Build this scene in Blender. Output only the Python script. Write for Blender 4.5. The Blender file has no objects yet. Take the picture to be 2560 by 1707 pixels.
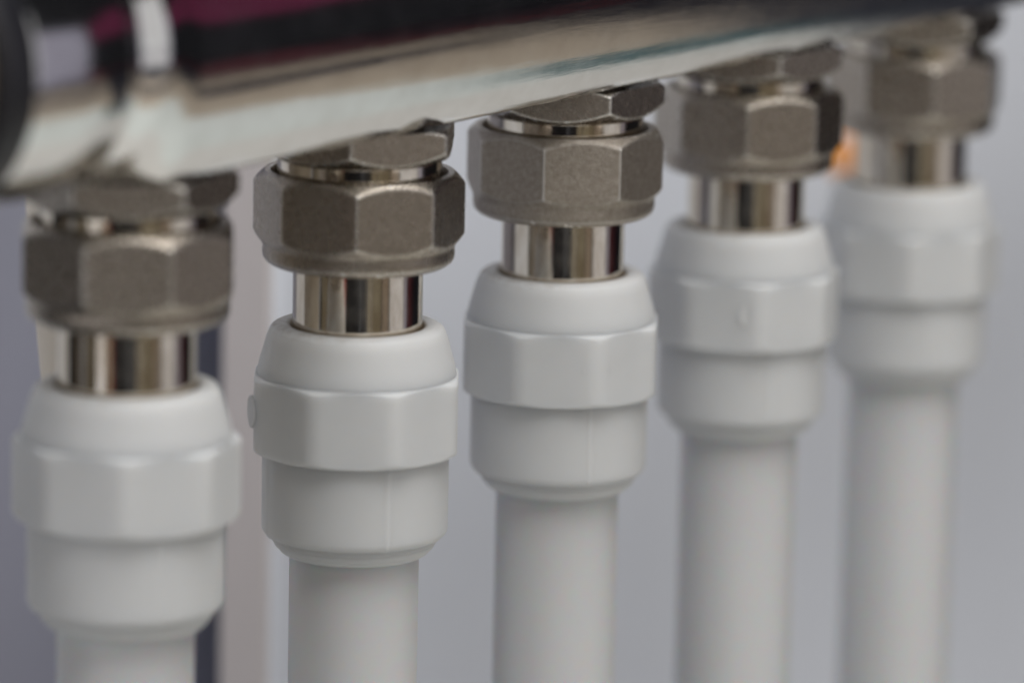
import bpy, math, random
from mathutils import Matrix, Vector
R = math.radians
random.seed(4)
MM = 0.001

# ------------------------------------------------------------------ camera
SC = bpy.context.scene
STEP = Vector((23.82, 35.17, 0)) * MM                # one outlet to the next along the manifold
D = STEP.normalized()                                # along the manifold, away from the camera
M = Vector((D.y, -D.x, 0))                           # out of the wall, towards the room
cam_d = bpy.data.cameras.new('camera'); cam = bpy.data.objects.new('camera', cam_d)
SC.collection.objects.link(cam); SC.camera = cam
cam.location = Vector((41.70, -537.0, 115.67)) * MM
cam.rotation_mode = 'XYZ'
cam.matrix_world = Matrix.Translation(cam.location) @ (Matrix.Rotation(R(90 - 11.6), 4, 'X') @ Matrix.Rotation(R(1.19), 4, 'Z'))
cam_d.sensor_width = 36; cam_d.lens = 177.8
cam_d.clip_start = 0.02; cam_d.clip_end = 50
cam_d.dof.use_dof = True; cam_d.dof.focus_distance = 0.592; cam_d.dof.aperture_fstop = 11.2

# ------------------------------------------------------------------ world, exposure
w = bpy.data.worlds.new('World'); SC.world = w; w.use_nodes = True
bg = w.node_tree.nodes['Background']
bg.inputs[0].default_value = (0.80, 0.82, 0.95, 1); bg.inputs[1].default_value = 0.012
SC.view_settings.view_transform = 'Standard'; SC.view_settings.look = 'None'
SC.view_settings.exposure = -0.12; SC.view_settings.gamma = 1
SC.cycles.max_bounces = 10; SC.cycles.glossy_bounces = 6; SC.cycles.diffuse_bounces = 5
SC.cycles.use_denoising = True
SC.cycles.sample_clamp_indirect = 4

# ------------------------------------------------------------------ lamps
TGT = Vector((0.05, 0.07, 0))
KEY = 1.0
def lamp(name, az, el, dist, sx, sy, rad, col=(1, 1, 1), tgt=TGT):
    l = bpy.data.lights.new(name, 'AREA'); l.shape = 'RECTANGLE'; l.size = sx; l.size_y = sy
    l.energy = rad * sx * sy * math.pi * 1.0; l.color = col
    o = bpy.data.objects.new(name, l); SC.collection.objects.link(o)
    a, e = R(az), R(el)
    p = Vector((math.sin(a) * math.cos(e), -math.cos(a) * math.cos(e), math.sin(e))) * dist
    o.location = tgt + p
    o.rotation_euler = (-p).to_track_quat('-Z', 'Y').to_euler()
    return o
def strip(name, az, width, z0, z1, rad, col, dist=1.0):
    """upright lamp seen under `width` degrees; az is counted from the camera's side (0) round to the right (90)"""
    o = lamp(name, az, 0, dist, 2 * dist * math.tan(R(width / 2)), z1 - z0, rad, col)
    o.location.z = (z0 + z1) / 2
strip('white_right_lamp', 73, 30, -.24, -.06, .60, (1, .98, 1))  # upright white source, reflected as a stripe in the tubes
strip('right_upper_fill', 68, 42, -.05, .62, KEY * .64, (1, .99, 1))  # fill added from the right to brighten the plastic
strip('lilac_stripe_lamp', 93.5, 8, -.24, .30, .34, (.86, .82, 1))  # coloured strips below added, standing in for surroundings reflected in the tubes
strip('dark_red_stripe_lamp', 103, 9, -.24, -.15, .048, (1, .16, .2))
strip('brown_stripe_lamp', 49, 12, -.24, .45, .26, (1, .82, .66))
strip('olive_stripe_lamp', 33, 17, -.24, .45, .19, (1, .86, .60))
strip('tan_stripe_lamp', 20, 7, -.24, .30, .19, (1, .85, .60))
strip('thin_grey_stripe_lamp', 4.5, 1.6, -.24, .2, .12, (.8, .85, 1))
strip('red_stripe_lamp', -22, 1.6, -.24, .2, .40, (1, .15, .10))
strip('sand_stripe_lamp', -27, 5, -.24, .30, .36, (1, .83, .62))
strip('white_left_lamp', -40, 12, -.24, -.06, .85, (.97, .96, 1))
strip('left_upper_fill', -38, 24, -.05, .60, KEY * 2.3, (.97, .97, 1))  # fill added above the left strip to brighten the nearest connector
strip('olive_left_stripe_lamp', -57, 12, -.24, .30, .13, (1, .85, .60))  # dim left strips, added to draw stripes on the tubes' left sides
strip('pale_left_stripe_lamp', -70, 9, -.24, .20, .22, (.95, .95, 1))
strip('tan_left_stripe_lamp', -82, 9, -.24, .10, .10, (1, .82, .62))
lamp('magenta_reflection_lamp', 112, 12, .95, .40, .17, .075, (1, .08, .35))  # added to lay a magenta reflection along the bar
lamp('front_fill', 12, 24, 1.15, 1.0, .40, 1.0, (1, .99, .98))  # soft fill added in front to even out the white plastic
o = lamp('low_front_fill', -8, 0, .70, .9, .06, 1.5, (1, .99, .98)); o.location.z = -.224  # fill added near the counter to imitate bounced light
o = lamp('overhead_fill', 0, 90, 1, .8, .6, KEY * 8.0, (1, .985, .96))  # fill added overhead to light the counter that the bar reflects
o.location = M * .34 - D * .12 + Vector((0, 0, .85))
o.rotation_euler = (M * .14 - D * .40 + Vector((0, 0, 1.0))).to_track_quat('Z', 'Y').to_euler()

# ------------------------------------------------------------------ materials
def mat(name, col, rough=.5, metal=0., spec=.5):
    m = bpy.data.materials.new(name); m.use_nodes = True
    b = m.node_tree.nodes['Principled BSDF']
    b.inputs['Base Color'].default_value = (*col, 1); b.inputs['Roughness'].default_value = rough
    b.inputs['Metallic'].default_value = metal; b.inputs['Specular IOR Level'].default_value = spec
    return m
def N(m, t, **k):
    n = m.node_tree.nodes.new(t)
    for a, v in k.items(): setattr(n, a, v)
    return n
def L(m, a, b): m.node_tree.links.new(a, b)
def coords(m, sc=(1, 1, 1)):
    tc = N(m, 'ShaderNodeTexCoord'); mp = N(m, 'ShaderNodeMapping')
    mp.inputs['Scale'].default_value = sc
    L(m, tc.outputs['Object'], mp.inputs['Vector']); return mp.outputs['Vector']
def noise(m, vec, scale, detail=3, rough=.5):
    n = N(m, 'ShaderNodeTexNoise'); n.inputs['Scale'].default_value = scale
    n.inputs['Detail'].default_value = detail; n.inputs['Roughness'].default_value = rough
    L(m, vec, n.inputs['Vector']); return n.outputs['Fac']
def ramp(m, fac, stops):
    r = N(m, 'ShaderNodeValToRGB'); e = r.color_ramp.elements
    e[0].position, e[0].color = stops[0][0], (*stops[0][1], 1)
    e[1].position, e[1].color = stops[-1][0], (*stops[-1][1], 1)
    for p, c in stops[1:-1]:
        x = e.new(p); x.color = (*c, 1)
    L(m, fac, r.inputs[0]); return r.outputs['Color']
def bump(m, h, strength, dist, prev=None):
    b = N(m, 'ShaderNodeBump'); b.inputs['Strength'].default_value = strength
    b.inputs['Distance'].default_value = dist; L(m, h, b.inputs['Height'])
    if prev: L(m, prev, b.inputs['Normal'])
    return b.outputs['Normal']
def P(m): return m.node_tree.nodes['Principled BSDF']

def satin_nickel(name, grain, rough):
    m = mat(name, (.42, .39, .35), rough, 1.0)
    v = coords(m)
    c = ramp(m, noise(m, v, 1500, 6, .75), [(.3, (.30, .26, .215)), (.5, (.38, .335, .285)), (.7, (.47, .42, .37))])
    geo = N(m, 'ShaderNodeNewGeometry'); pr = N(m, 'ShaderNodeMapRange')        # edges coloured lighter: rubbed plating, and painted glints on the chamfers
    pr.inputs['From Min'].default_value = .507; pr.inputs['From Max'].default_value = .535
    L(m, geo.outputs['Pointiness'], pr.inputs['Value'])
    em = N(m, 'ShaderNodeMix', data_type='RGBA'); L(m, pr.outputs[0], em.inputs[0]); L(m, c, em.inputs[6]); em.inputs[7].default_value = (.80, .78, .74, 1)
    L(m, em.outputs[2], P(m).inputs['Base Color'])
    nb = bump(m, noise(m, v, 3600, 5, .7), grain, .00015)
    nb = bump(m, noise(m, v, 700, 3, .6), grain * .5, .0002, nb)
    L(m, nb, P(m).inputs['Normal'])
    rr = N(m, 'ShaderNodeMapRange'); rr.inputs['To Min'].default_value = rough - .06; rr.inputs['To Max'].default_value = rough + .1
    L(m, noise(m, v, 900, 3), rr.inputs['Value']); L(m, rr.outputs[0], P(m).inputs['Roughness'])
    return m
NICKEL = satin_nickel('satin_nickel', .50, .24)
NICKEL_COARSE = satin_nickel('coarse_cast_nickel', 1.0, .34)

POL = mat('polished_nickel', (.70, .63, .53), .055, 1.0)
rr = N(POL, 'ShaderNodeMapRange'); rr.inputs['From Min'].default_value = .35; rr.inputs['From Max'].default_value = .75
rr.inputs['To Min'].default_value = .07; rr.inputs['To Max'].default_value = .18
L(POL, noise(POL, coords(POL, (1, 1, .5)), 330, 5, .7), rr.inputs['Value']); L(POL, rr.outputs[0], P(POL).inputs['Roughness'])
L(POL, ramp(POL, noise(POL, coords(POL, (1, 1, .3)), 500, 4, .7), [(.35, (.55, .48, .39)), (.65, (.74, .69, .61))]), P(POL).inputs['Base Color'])
v = coords(POL, (1, 1, .04))
nb = bump(POL, noise(POL, v, 1100, 3), .22, .00008)
v2 = coords(POL, (1, 1, 14))
nb = bump(POL, noise(POL, v2, 500, 3), .05, .00004, nb)
L(POL, nb, P(POL).inputs['Normal'])

CHROME = mat('polished_steel', (.80, .80, .79), .10, 1.0)
v = coords(CHROME, (1, 1, .10))
nb = bump(CHROME, noise(CHROME, v, 900, 4, .6), .25, .0001)
nb = bump(CHROME, noise(CHROME, coords(CHROME, (1, 1, .25)), 60, 2), .25, .0004, nb)
L(CHROME, nb, P(CHROME).inputs['Normal'])
L(CHROME, ramp(CHROME, noise(CHROME, coords(CHROME), 260, 5, .65), [(.3, (.74, .73, .71)), (.7, (.84, .84, .83))]), P(CHROME).inputs['Base Color'])
rr = N(CHROME, 'ShaderNodeMapRange'); rr.inputs['To Min'].default_value = .06; rr.inputs['To Max'].default_value = .19
L(CHROME, noise(CHROME, coords(CHROME), 180, 5, .7), rr.inputs['Value']); L(CHROME, rr.outputs[0], P(CHROME).inputs['Roughness'])

PLASTIC = mat('white_plastic', (.64, .64, .64), .55)
P(PLASTIC).inputs['Subsurface Weight'].default_value = .9; P(PLASTIC).inputs['Subsurface Scale'].default_value = .0045
P(PLASTIC).inputs['Subsurface Radius'].default_value = (1, .9, .8)
v = coords(PLASTIC)
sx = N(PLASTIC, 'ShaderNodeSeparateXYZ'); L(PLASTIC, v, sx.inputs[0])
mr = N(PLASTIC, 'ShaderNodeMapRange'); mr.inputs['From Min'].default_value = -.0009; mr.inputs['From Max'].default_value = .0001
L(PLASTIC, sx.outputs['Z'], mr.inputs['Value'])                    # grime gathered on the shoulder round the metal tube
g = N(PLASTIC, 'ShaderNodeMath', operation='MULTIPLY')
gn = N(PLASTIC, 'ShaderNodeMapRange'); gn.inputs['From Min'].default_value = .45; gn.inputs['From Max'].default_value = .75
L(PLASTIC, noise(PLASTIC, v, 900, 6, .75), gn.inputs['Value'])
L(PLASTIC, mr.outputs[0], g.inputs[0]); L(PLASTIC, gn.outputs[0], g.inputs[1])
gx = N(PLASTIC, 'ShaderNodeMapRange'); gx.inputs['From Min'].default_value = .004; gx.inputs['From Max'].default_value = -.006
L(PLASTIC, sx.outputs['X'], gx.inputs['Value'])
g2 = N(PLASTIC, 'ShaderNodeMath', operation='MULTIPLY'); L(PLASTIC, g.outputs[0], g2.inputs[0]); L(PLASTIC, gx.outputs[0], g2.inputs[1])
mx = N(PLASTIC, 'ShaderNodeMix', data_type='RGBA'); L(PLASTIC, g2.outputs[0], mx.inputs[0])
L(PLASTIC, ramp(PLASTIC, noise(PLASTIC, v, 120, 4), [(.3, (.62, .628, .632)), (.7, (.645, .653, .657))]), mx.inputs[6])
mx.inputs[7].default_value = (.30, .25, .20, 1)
sx2 = N(PLASTIC, 'ShaderNodeCombineXYZ'); L(PLASTIC, sx.outputs['X'], sx2.inputs['X']); L(PLASTIC, sx.outputs['Y'], sx2.inputs['Y'])
ln = N(PLASTIC, 'ShaderNodeVectorMath', operation='LENGTH'); L(PLASTIC, sx2.outputs[0], ln.inputs[0])
jr = N(PLASTIC, 'ShaderNodeMapRange'); jr.inputs['From Min'].default_value = .0083; jr.inputs['From Max'].default_value = .0077   # dirt line where the tube enters
L(PLASTIC, ln.outputs['Value'], jr.inputs['Value'])
jz = N(PLASTIC, 'ShaderNodeMath', operation='GREATER_THAN'); L(PLASTIC, sx.outputs['Z'], jz.inputs[0]); jz.inputs[1].default_value = -.002
jm = N(PLASTIC, 'ShaderNodeMath', operation='MULTIPLY'); L(PLASTIC, jr.outputs[0], jm.inputs[0]); L(PLASTIC, jz.outputs[0], jm.inputs[1])
mj = N(PLASTIC, 'ShaderNodeMix', data_type='RGBA'); L(PLASTIC, jm.outputs[0], mj.inputs[0]); L(PLASTIC, mx.outputs[2], mj.inputs[6]); mj.inputs[7].default_value = (.24, .20, .15, 1)
L(PLASTIC, mj.outputs[2], P(PLASTIC).inputs['Base Color'])
L(PLASTIC, bump(PLASTIC, noise(PLASTIC, v, 1500, 3), .10, .00008), P(PLASTIC).inputs['Normal'])

PLAIN = mat('clean_white_plastic', (.635, .642, .645), .55)
P(PLAIN).inputs['Subsurface Weight'].default_value = .9; P(PLAIN).inputs['Subsurface Scale'].default_value = .0045
P(PLAIN).inputs['Subsurface Radius'].default_value = (1, .9, .8)
L(PLAIN, ramp(PLAIN, noise(PLAIN, coords(PLAIN), 160, 5), [(.3, (.62, .628, .632)), (.7, (.65, .658, .662))]), P(PLAIN).inputs['Base Color'])
L(PLAIN, bump(PLAIN, noise(PLAIN, coords(PLAIN), 1500, 3), .12, .00008), P(PLAIN).inputs['Normal'])
PIPE = mat('white_pipe_plastic', (.63, .64, .65), .42)
P(PIPE).inputs['Subsurface Weight'].default_value = .8; P(PIPE).inputs['Subsurface Scale'].default_value = .003
L(PIPE, bump(PIPE, noise(PIPE, coords(PIPE, (1, 1, .05)), 500, 3), .10, .0001), P(PIPE).inputs['Normal'])
MARK = mat('moulded_mark_plastic', (.635, .642, .645), .55)
BEIGE = mat('beige_plastic', (.62, .56, .48), .5)
BLACK = mat('black_rubber', (.012, .012, .016), .42)
BRASS = mat('tan_brass', (.55, .44, .32), .3, 1.0)
ORANGE = mat('orange_plastic', (.85, .30, .0), .6)
PEACH = mat('pale_peach_plastic', (.80, .36, .10), .6)
WALL = mat('wall_paint', (.64, .66, .72), .55)
L(WALL, ramp(WALL, noise(WALL, coords(WALL), 14, 3), [(.3, (.77, .80, .875)), (.7, (.80, .83, .90))]), P(WALL).inputs['Base Color'])
L(WALL, bump(WALL, noise(WALL, coords(WALL), 700, 3), .1, .0002), P(WALL).inputs['Normal'])
SLATE = mat('slate_shade', (.34, .345, .42), .5)  # slate tone put in for the lilac shadow between the boards
L(SLATE, bump(SLATE, noise(SLATE, coords(SLATE), 500, 3), .1, .0002), P(SLATE).inputs['Normal'])
TOP = mat('pale_counter_laminate', (.70, .74, .71), .45)
L(TOP, ramp(TOP, noise(TOP, coords(TOP), 9, 4), [(.3, (.66, .70, .67)), (.7, (.71, .745, .72))]), P(TOP).inputs['Base Color'])

NAVY = mat('dark_navy_laminate', (.030, .031, .044), .5)
TAN = mat('tan_reflected_sheet', (.46, .39, .31), .5)  # colour of an added sheet, meant for the bar's reflection
TRIM = mat('pinkish_beige_edge', (.66, .615, .605), .5)
TEAL = mat('dark_teal_reflected_sheet', (.06, .12, .13), .5)
PALE = mat('pale_beige_reflected_sheet', (.65, .635, .60), .5)
RED = mat('red_reflected_sheet', (.35, .02, .03), .5)

# ------------------------------------------------------------------ mesh helpers
def fillet(pts, rad=.25, seg=4, step=None):
    """rounded polyline of (z, r) points in mm; a point may carry its own radius as third value"""
    out = [pts[0][:2]]
    for i in range(1, len(pts) - 1):
        p = Vector(pts[i][:2]); a = Vector(pts[i-1][:2]); b = Vector(pts[i+1][:2])
        q = pts[i][2] if len(pts[i]) > 2 else rad
        u = a - p; v = b - p
        q = min(q, u.length * .48, v.length * .48)
        if q < 1e-4: out.append(tuple(p)); continue
        p0 = p + u.normalized() * q; p1 = p + v.normalized() * q
        for k in range(seg + 1):
            t = k / seg
            out.append(tuple(p0 * (1-t)**2 + p * 2*t*(1-t) + p1 * t*t))
    out.append(pts[-1][:2])
    if step:
        o2 = [out[0]]
        for a, b in zip(out, out[1:]):
            n = max(1, int(math.dist(a, b) / step))
            for k in range(1, n + 1):
                t = k / n; o2.append((a[0]*(1-t)+b[0]*t, a[1]*(1-t)+b[1]*t))
        out = o2
    return out
def smin(a, b, k):
    h = max(k - abs(a - b), 0) / k
    return min(a, b) - h * h * k * .25
def turned(prof, seg=96, poly=None, cap=None, bumps=None, k=.22):
    """mesh data for a turned body (mm); poly=(sides, corner radius, rotation deg) cuts flats in it"""
    vs, fs = [], []
    for (z, r) in prof:
        for j in range(seg):
            a = 2 * math.pi * j / seg; rr = r
            if poly:
                n, Rc, rot = poly
                s = 2 * math.pi / n
                x = (a - R(rot)) % s - s / 2
                rp = Rc * math.cos(s / 2) / math.cos(x)
                if cap: rp = smin(rp, cap, .3)
                rr = smin(r, rp, k)
            if bumps:
                for (b0, wd, h) in (bumps if z < -14 else ()):
                    da = (math.degrees(a) - b0 + 180) % 360 - 180
                    rr += h * math.exp(-(da / wd) ** 4)
            vs.append((rr * math.sin(a) * MM, -rr * math.cos(a) * MM, z * MM))
    n = len(prof)
    for i in range(n - 1):
        for j in range(seg):
            j2 = (j + 1) % seg
            fs.append((i*seg + j, (i+1)*seg + j, (i+1)*seg + j2, i*seg + j2))
    return vs, fs
def obj(name, data, material, parent=None, loc=(0, 0, 0), smooth=True):
    me = bpy.data.meshes.new(name)
    if isinstance(data, bpy.types.Mesh): me = data
    else:
        me.from_pydata(data[0], [], data[1]); me.update()
        import bmesh
        bm = bmesh.new(); bm.from_mesh(me); bmesh.ops.recalc_face_normals(bm, faces=bm.faces); bm.to_mesh(me); bm.free()
        me.materials.append(material)
        if smooth:
            for p in me.polygons: p.use_smooth = True
    o = bpy.data.objects.new(name, me); SC.collection.objects.link(o)
    o.location = loc
    if parent: o.parent = parent
    return o
def tag(o, label=None, cat=None, group=None, kind=None):
    for k_, v_ in (('label', label), ('category', cat), ('group', group), ('kind', kind)):
        if v_: o[k_] = v_
    return o
def thing(name, loc, label, cat, group=None):
    o = bpy.data.objects.new(name, None); SC.collection.objects.link(o)
    o.empty_display_size = .01; o.location = loc
    return tag(o, label, cat, group)
def box(o0, ax, ay, az, bev=.0006):
    """box from corner o0 with edge vectors, edges bevelled"""
    import bmesh
    bm = bmesh.new()
    v = [bm.verts.new(o0 + ax*i + ay*j + az*k_) for i in (0, 1) for j in (0, 1) for k_ in (0, 1)]
    for f in ((0,1,3,2), (4,6,7,5), (0,4,5,1), (2,3,7,6), (0,2,6,4), (1,5,7,3)): bm.faces.new([v[i] for i in f])
    bmesh.ops.recalc_face_normals(bm, faces=bm.faces)
    bmesh.ops.bevel(bm, geom=bm.edges[:], offset=bev, segments=3, affect='EDGES', profile=.5)
    me = bpy.data.meshes.new('m'); bm.to_mesh(me); bm.free()
    return me
def boxobj(name, me, material, parent=None):
    me.materials.append(material); me.name = name
    o = bpy.data.objects.new(name, me); SC.collection.objects.link(o)
    if parent: o.parent = parent
    return o

# ------------------------------------------------------------------ the setting
FLOOR = -0.26
Z = Vector((0, 0, 1))
def wp(u, wdist, z=0):            # u along the manifold, wdist behind its axis
    return D * u - M * wdist + Vector((0, 0, z))
BOARD_W = 0.062
U0 = 0.1095                      # where the white boards begin
tag(boxobj('wall', box(wp(-.015, .092, FLOOR - .02), D*1.5, -M*.02, Z*1.0), SLATE), 'dark wall set back behind the white boards, its slate tone standing in for shadow', None, None, 'structure')
boards = [(-.020, .0535, .004), (U0, .362, .0012), (.3632, 1.4, .0012)]
for a, b, bv in boards:
    tag(boxobj('wall_panel', box(wp(a, BOARD_W, FLOOR + .001), D*(b-a), -M*.0085, Z*.62, bv), WALL), None, None, None, 'structure')
tag(boxobj('counter_top', box(wp(-.20, .091, FLOOR - .03), D*2.0, M*1.25, Z*.03, .002), NAVY), None, None, None, 'structure')
def reflection_sheet(name, pts, m_, z):
    """unseen sheet added on the counter, shaped for a band reflected in the bar; pts are (along, outwards) in metres"""
    n = len(pts)
    vs = [tuple(wp(u, -m, FLOOR + z)) for u, m in pts] + [tuple(wp(u, -m, FLOOR - .001)) for u, m in pts]
    fs = [tuple(range(n)), tuple(range(2*n - 1, n - 1, -1))] + [(k, k + n, (k+1) % n + n, (k+1) % n) for k in range(n)]
    o = obj(name, (vs, fs), m_, smooth=False); tag(o, None, None, None, 'structure')
tag(boxobj('upright_stand_in', box(wp(U0 - .0012, BOARD_W + .0004, FLOOR + .002), D*.0011, -M*.0077, Z*.60, .0003), TRIM), None, None, None, 'structure')  # tinted strip added on the board edge in place of a pale upright
reflection_sheet('pale_sheet', [(-.18, -.050), (.585, -.050), (.62, .19), (1.0, .64), (-.18, .64)], TOP, .002)
reflection_sheet('beige_sheet', [(-.17, -.048), (.575, -.048), (.59, .09), (.52, .12), (-.17, .14)], PALE, .006)
reflection_sheet('tan_sheet', [(.56, .17), (.612, .19), (.985, .63), (-.17, .63), (-.17, .33), (.52, .29)], TAN, .006)
reflection_sheet('navy_strip', [(-.17, .43), (.66, .41), (.80, .45), (.84, .50), (.70, .50), (-.17, .505)], NAVY, .010)
reflection_sheet('teal_strip', [(.50, .135), (.60, .12), (.61, .17), (.53, .19)], TEAL, .010)
reflection_sheet('red_strip', [(1.0, .70), (1.75, .70), (1.75, .73), (1.0, .73)], RED, .002)

# ------------------------------------------------------------------ manifold bar
ZB = 38.85; RB = 17.6
man = thing('manifold', (0, 0, ZB * MM), 'large polished steel manifold bar running back along the wall above all the pipes', 'manifold')
rotm = Matrix((D, -M, Z)).transposed()      # columns
def along(data, parent, name, material):
    # turned() makes a body round local Z; lay it along D and keep the texture axis
    o = obj(name, data, material, parent)
    X = D.cross(Vector((0, 0, 1))).normalized(); Y = D.cross(X)
    o.matrix_local = Matrix((X, Y, D)).transposed().to_4x4()
    return o
body = fillet([(-34.2, 12), (-34.2, 15.4, .6), (-24, 15.9, 2.5), (-18.6, 15.2, 1.2), (-17.0, 14.5, .6), (-15.8, 14.5, .6), (-13.2, 15.5, 1.4),
               (-8, 15.6, 2.0), (2, RB, 1.0), (300, RB, 1), (303, RB - 2, 1), (303, .01)], .5, 8, 2)
def bar_section(be):
    # rounded D-like section: two broad flanks, a flat underside, a rounded top
    c, sn = abs(math.cos(be)), math.sin(be)                     # sn > 0 looks down
    q = c * -7.1 + sn * 1.45
    r = q + math.sqrt(q * q + 22 ** 2 - 7.1 ** 2 - 1.45 ** 2)
    if sn > .3: r = smin(r, 15.0 / sn, .55)
    return smin(r, 18.6, 1.0)
def bar_mesh(prof, seg=900):
    vs, fs = turned(prof, seg)
    out = []
    for i, (u, r) in enumerate(prof):
        t = min(1, max(0, (u + 13) / 7)); t = t * t * (3 - 2 * t)
        for j in range(seg):
            x, y, z = vs[i * seg + j]
            if t > 0:
                be = math.atan2(y, x); tgt = bar_section(be) * (r / RB if u > 10 else 1); k = ((1 - t) * r + t * tgt) / r
                x *= k; y *= k
            out.append((x, y, z))
    return out, fs
along(bar_mesh(body), man, 'bar_body', CHROME)
along(turned(fillet([(-39.2, 12), (-39.2, 15.7), (-38.6, 16.1), (-34.8, 16.1), (-34.22, 15.7), (-34.22, 12)], .8, 8, 1), 192), man, 'seal_ring', BLACK)
along(turned(fillet([(-60, 0), (-60, 13.4), (-39.3, 14.6), (-39.3, 12)], .5, 6, 2), 160), man, 'end_cap', BRASS)

# angles are measured from the line of sight, so add each outlet's own bearing
bear = [4.4, 1.8, -.6, -2.7, -4.6]
hexrot = [30, -5, 26.5, 18.8, 38]
octrot = [22.6, -1.1, -11.5, 0, 14]
bandrot = [0, -23.5, -23.2, 11.5, 4]
seam = [20, 20.6, 21, 20, 18]
boss = [130, -77, 22, 7, 150]
proud = [0, .36, -.16, -.13, .0]
for i in range(5):
    p = STEP * i
    pr = fillet([(19.7, 8), (19.7, 10.2, .15), (21.3, 12.3, .1), (22.9, 12.3, .1), (23.55, 11.2, .2), (23.55, 7.5, .1), (27, 7.5)], .2, 4, .16)
    if i == 0: hex_mesh = turned(pr, 360, (6, 12.0, 0), k=.3)
    o = obj('outlet_nut', hex_mesh, NICKEL, man, p - Vector((0, 0, ZB * MM))); o.rotation_euler.z = R(hexrot[i] + bear[i])
    c = obj('threaded_collar', turned(fillet([(14, 8), (14, 9.45), (19.4, 9.45), (19.72, 9.2), (19.72, 8)], .1, 3), 96), POL, o)

# ------------------------------------------------------------------ the connectors and pipes
where = ['nearest and leftmost',
         'second from left, raised mark on left side',
         'middle of the row, coarse sparkling nut',
         'just left of the orange plug',
         'farthest and most blurred']
pwhere = ['nearest white plastic pipe, at the front left of the row',
          'white plastic pipe below the sharply focused second connector from the left',
          'white plastic pipe below the middle connector of the row',
          'white plastic pipe below the second connector from the right',
          'farthest white plastic pipe, blurred at the right end of the row']
nutp = fillet([(17.2, 10.1), (17.95, 10.25, .12), (17.95, 10.95, .12), (16.6, 12.4, .12), (10.9, 12.4, .15), (9.5, 11.05, .4),
               (8.4, 11.1, .3), (7.7, 10.95, .35), (7.15, 10.2, .3), (7.05, 9.6, .1), (7.4, 8.9, .2), (7.4, 7.0)], .2, 5, .14)
nutp = [(14.6, 9.3), (14.6, 10.1)] + nutp
stemp = fillet([(9.5, 7.5), (-6, 7.5)], .1)
bodyp = [(-3, 7.56)] + fillet([(-.55, 7.6), (-.05, 7.9, .2), (.02, 9.2, .3), (-.3, 9.95, .35), (-1.2, 10.4, .5), (-4.6, 11.35, .8), (-6.2, 11.6, .2), (-6.8, 11.6), (-8, 10.9), (-14, 10.85),
                 (-24.25, 10.85, .4), (-24.85, 10.3, .25), (-24.85, 9.2, .1)], .3, 6, .5)
bandp = fillet([(-5.75, 11.0), (-5.8, 12.0, .12), (-6.1, 12.5, .25), (-14.3, 12.5, .3), (-14.75, 12.0, .15), (-14.8, 10.7)], .2, 5, .2)
colp = fillet([(-24.6, 9.2), (-24.95, 9.85, .1), (-25.25, 9.85, .1), (-25.5, 9.45, .1), (-25.75, 9.5, .1), (-26.2, 9.25, .15), (-26.45, 8.8, .1), (-26.75, 8.75, .15), (-27.0, 8.3, .15), (-26.9, 7.62)], .1, 4)
for i in range(5):
    p = STEP * i; b = bear[i]
    t = thing('pipe_connector', p, 'white push-fit connector with nickel nut, ' + where[i], 'pipe connector', 'connectors hanging in a row from the manifold')
    if i == 0: oct_data = turned(nutp, 448, (8, 12.2, 0), k=.42)
    n = obj('compression_nut', oct_data, NICKEL_COARSE if i == 2 else NICKEL, t); n.rotation_euler.z = R(octrot[i] + b)
    if i == 2: n['label'] = 'nickel nut with coarse sparkling front face'
    obj('stem_tube', turned(stemp, 160), POL, t)
    bo = obj('connector_body', turned(bodyp, 288, bumps=[(seam[i] + b + 90*q, 1.2, .17) for q in range(4)]), PLASTIC, t)
    ob = obj('octagonal_band', turned(bandp, 288, (8, 12.72, 0), cap=12.62, k=.28), PLAIN, bo); ob.rotation_euler.z = R(bandrot[i] + b)
    obj('collet_ring', turned(colp, 160), PLASTIC, t)
    # round moulded mark on the band
    h_ = .15 + proud[i]
    mk = turned(fillet([(-.5, 1.9), (h_, 1.9, .12), (h_ + .03, 1.55, .1), (h_ - .02, 1.45, .1), (h_ - .02, .0001)], .1, 3), 40)
    m_ = obj('moulded_mark', mk, MARK, bo)
    xx = (boss[i] - bandrot[i]) % 45 - 22.5; band_r = min(12.15, 12.72 * math.cos(R(22.5)) / math.cos(R(xx))) - .12
    a = R(boss[i] + b); nrm = Vector((math.sin(a), -math.cos(a), 0))
    m_.matrix_local = Matrix.Translation(nrm * (band_r * MM) + Vector((0, 0, -10.0 * MM))) @ nrm.to_track_quat('Z', 'Y').to_matrix().to_4x4()
    pl = obj('plastic_pipe', turned(fillet([(-24.9, 6.2), (-24.9, 7.55), (FLOOR / MM, 7.55)], .1, 3, 10), 128), PIPE, None, p)
    tag(pl, pwhere[i], 'pipe', 'white plastic pipes below the connectors')

# ------------------------------------------------------------------ things behind
rp = obj('rear_pipe', turned(fillet([(28, 7), (28, 9.6), (12, 9.3), (-10, 7.2), (-20, 4.5), (FLOOR / MM, 4.0)], 1.5, 6, 5), 96), BEIGE, None, wp(.0215, .020))
tag(rp, 'beige tapered pipe half hidden behind the front left connector', 'pipe')
pg = thing('wall_plug', wp(.2570, BOARD_W, -.0146), 'small orange plug on the wall left of the farthest metal tube', 'wall plug')
for nm, rr_, h, mt in (('plug_rim', 3.3, .8, PEACH), ('plug_face', 2.8, 1.3, ORANGE)):
    o = obj(nm, turned(fillet([(0, rr_), (h, rr_, .3), (h, 0)], .3, 4), 48), mt, pg)
    o.matrix_local = M.to_track_quat('Z', 'Y').to_matrix().to_4x4() @ Matrix.Translation((0, 0, 0))
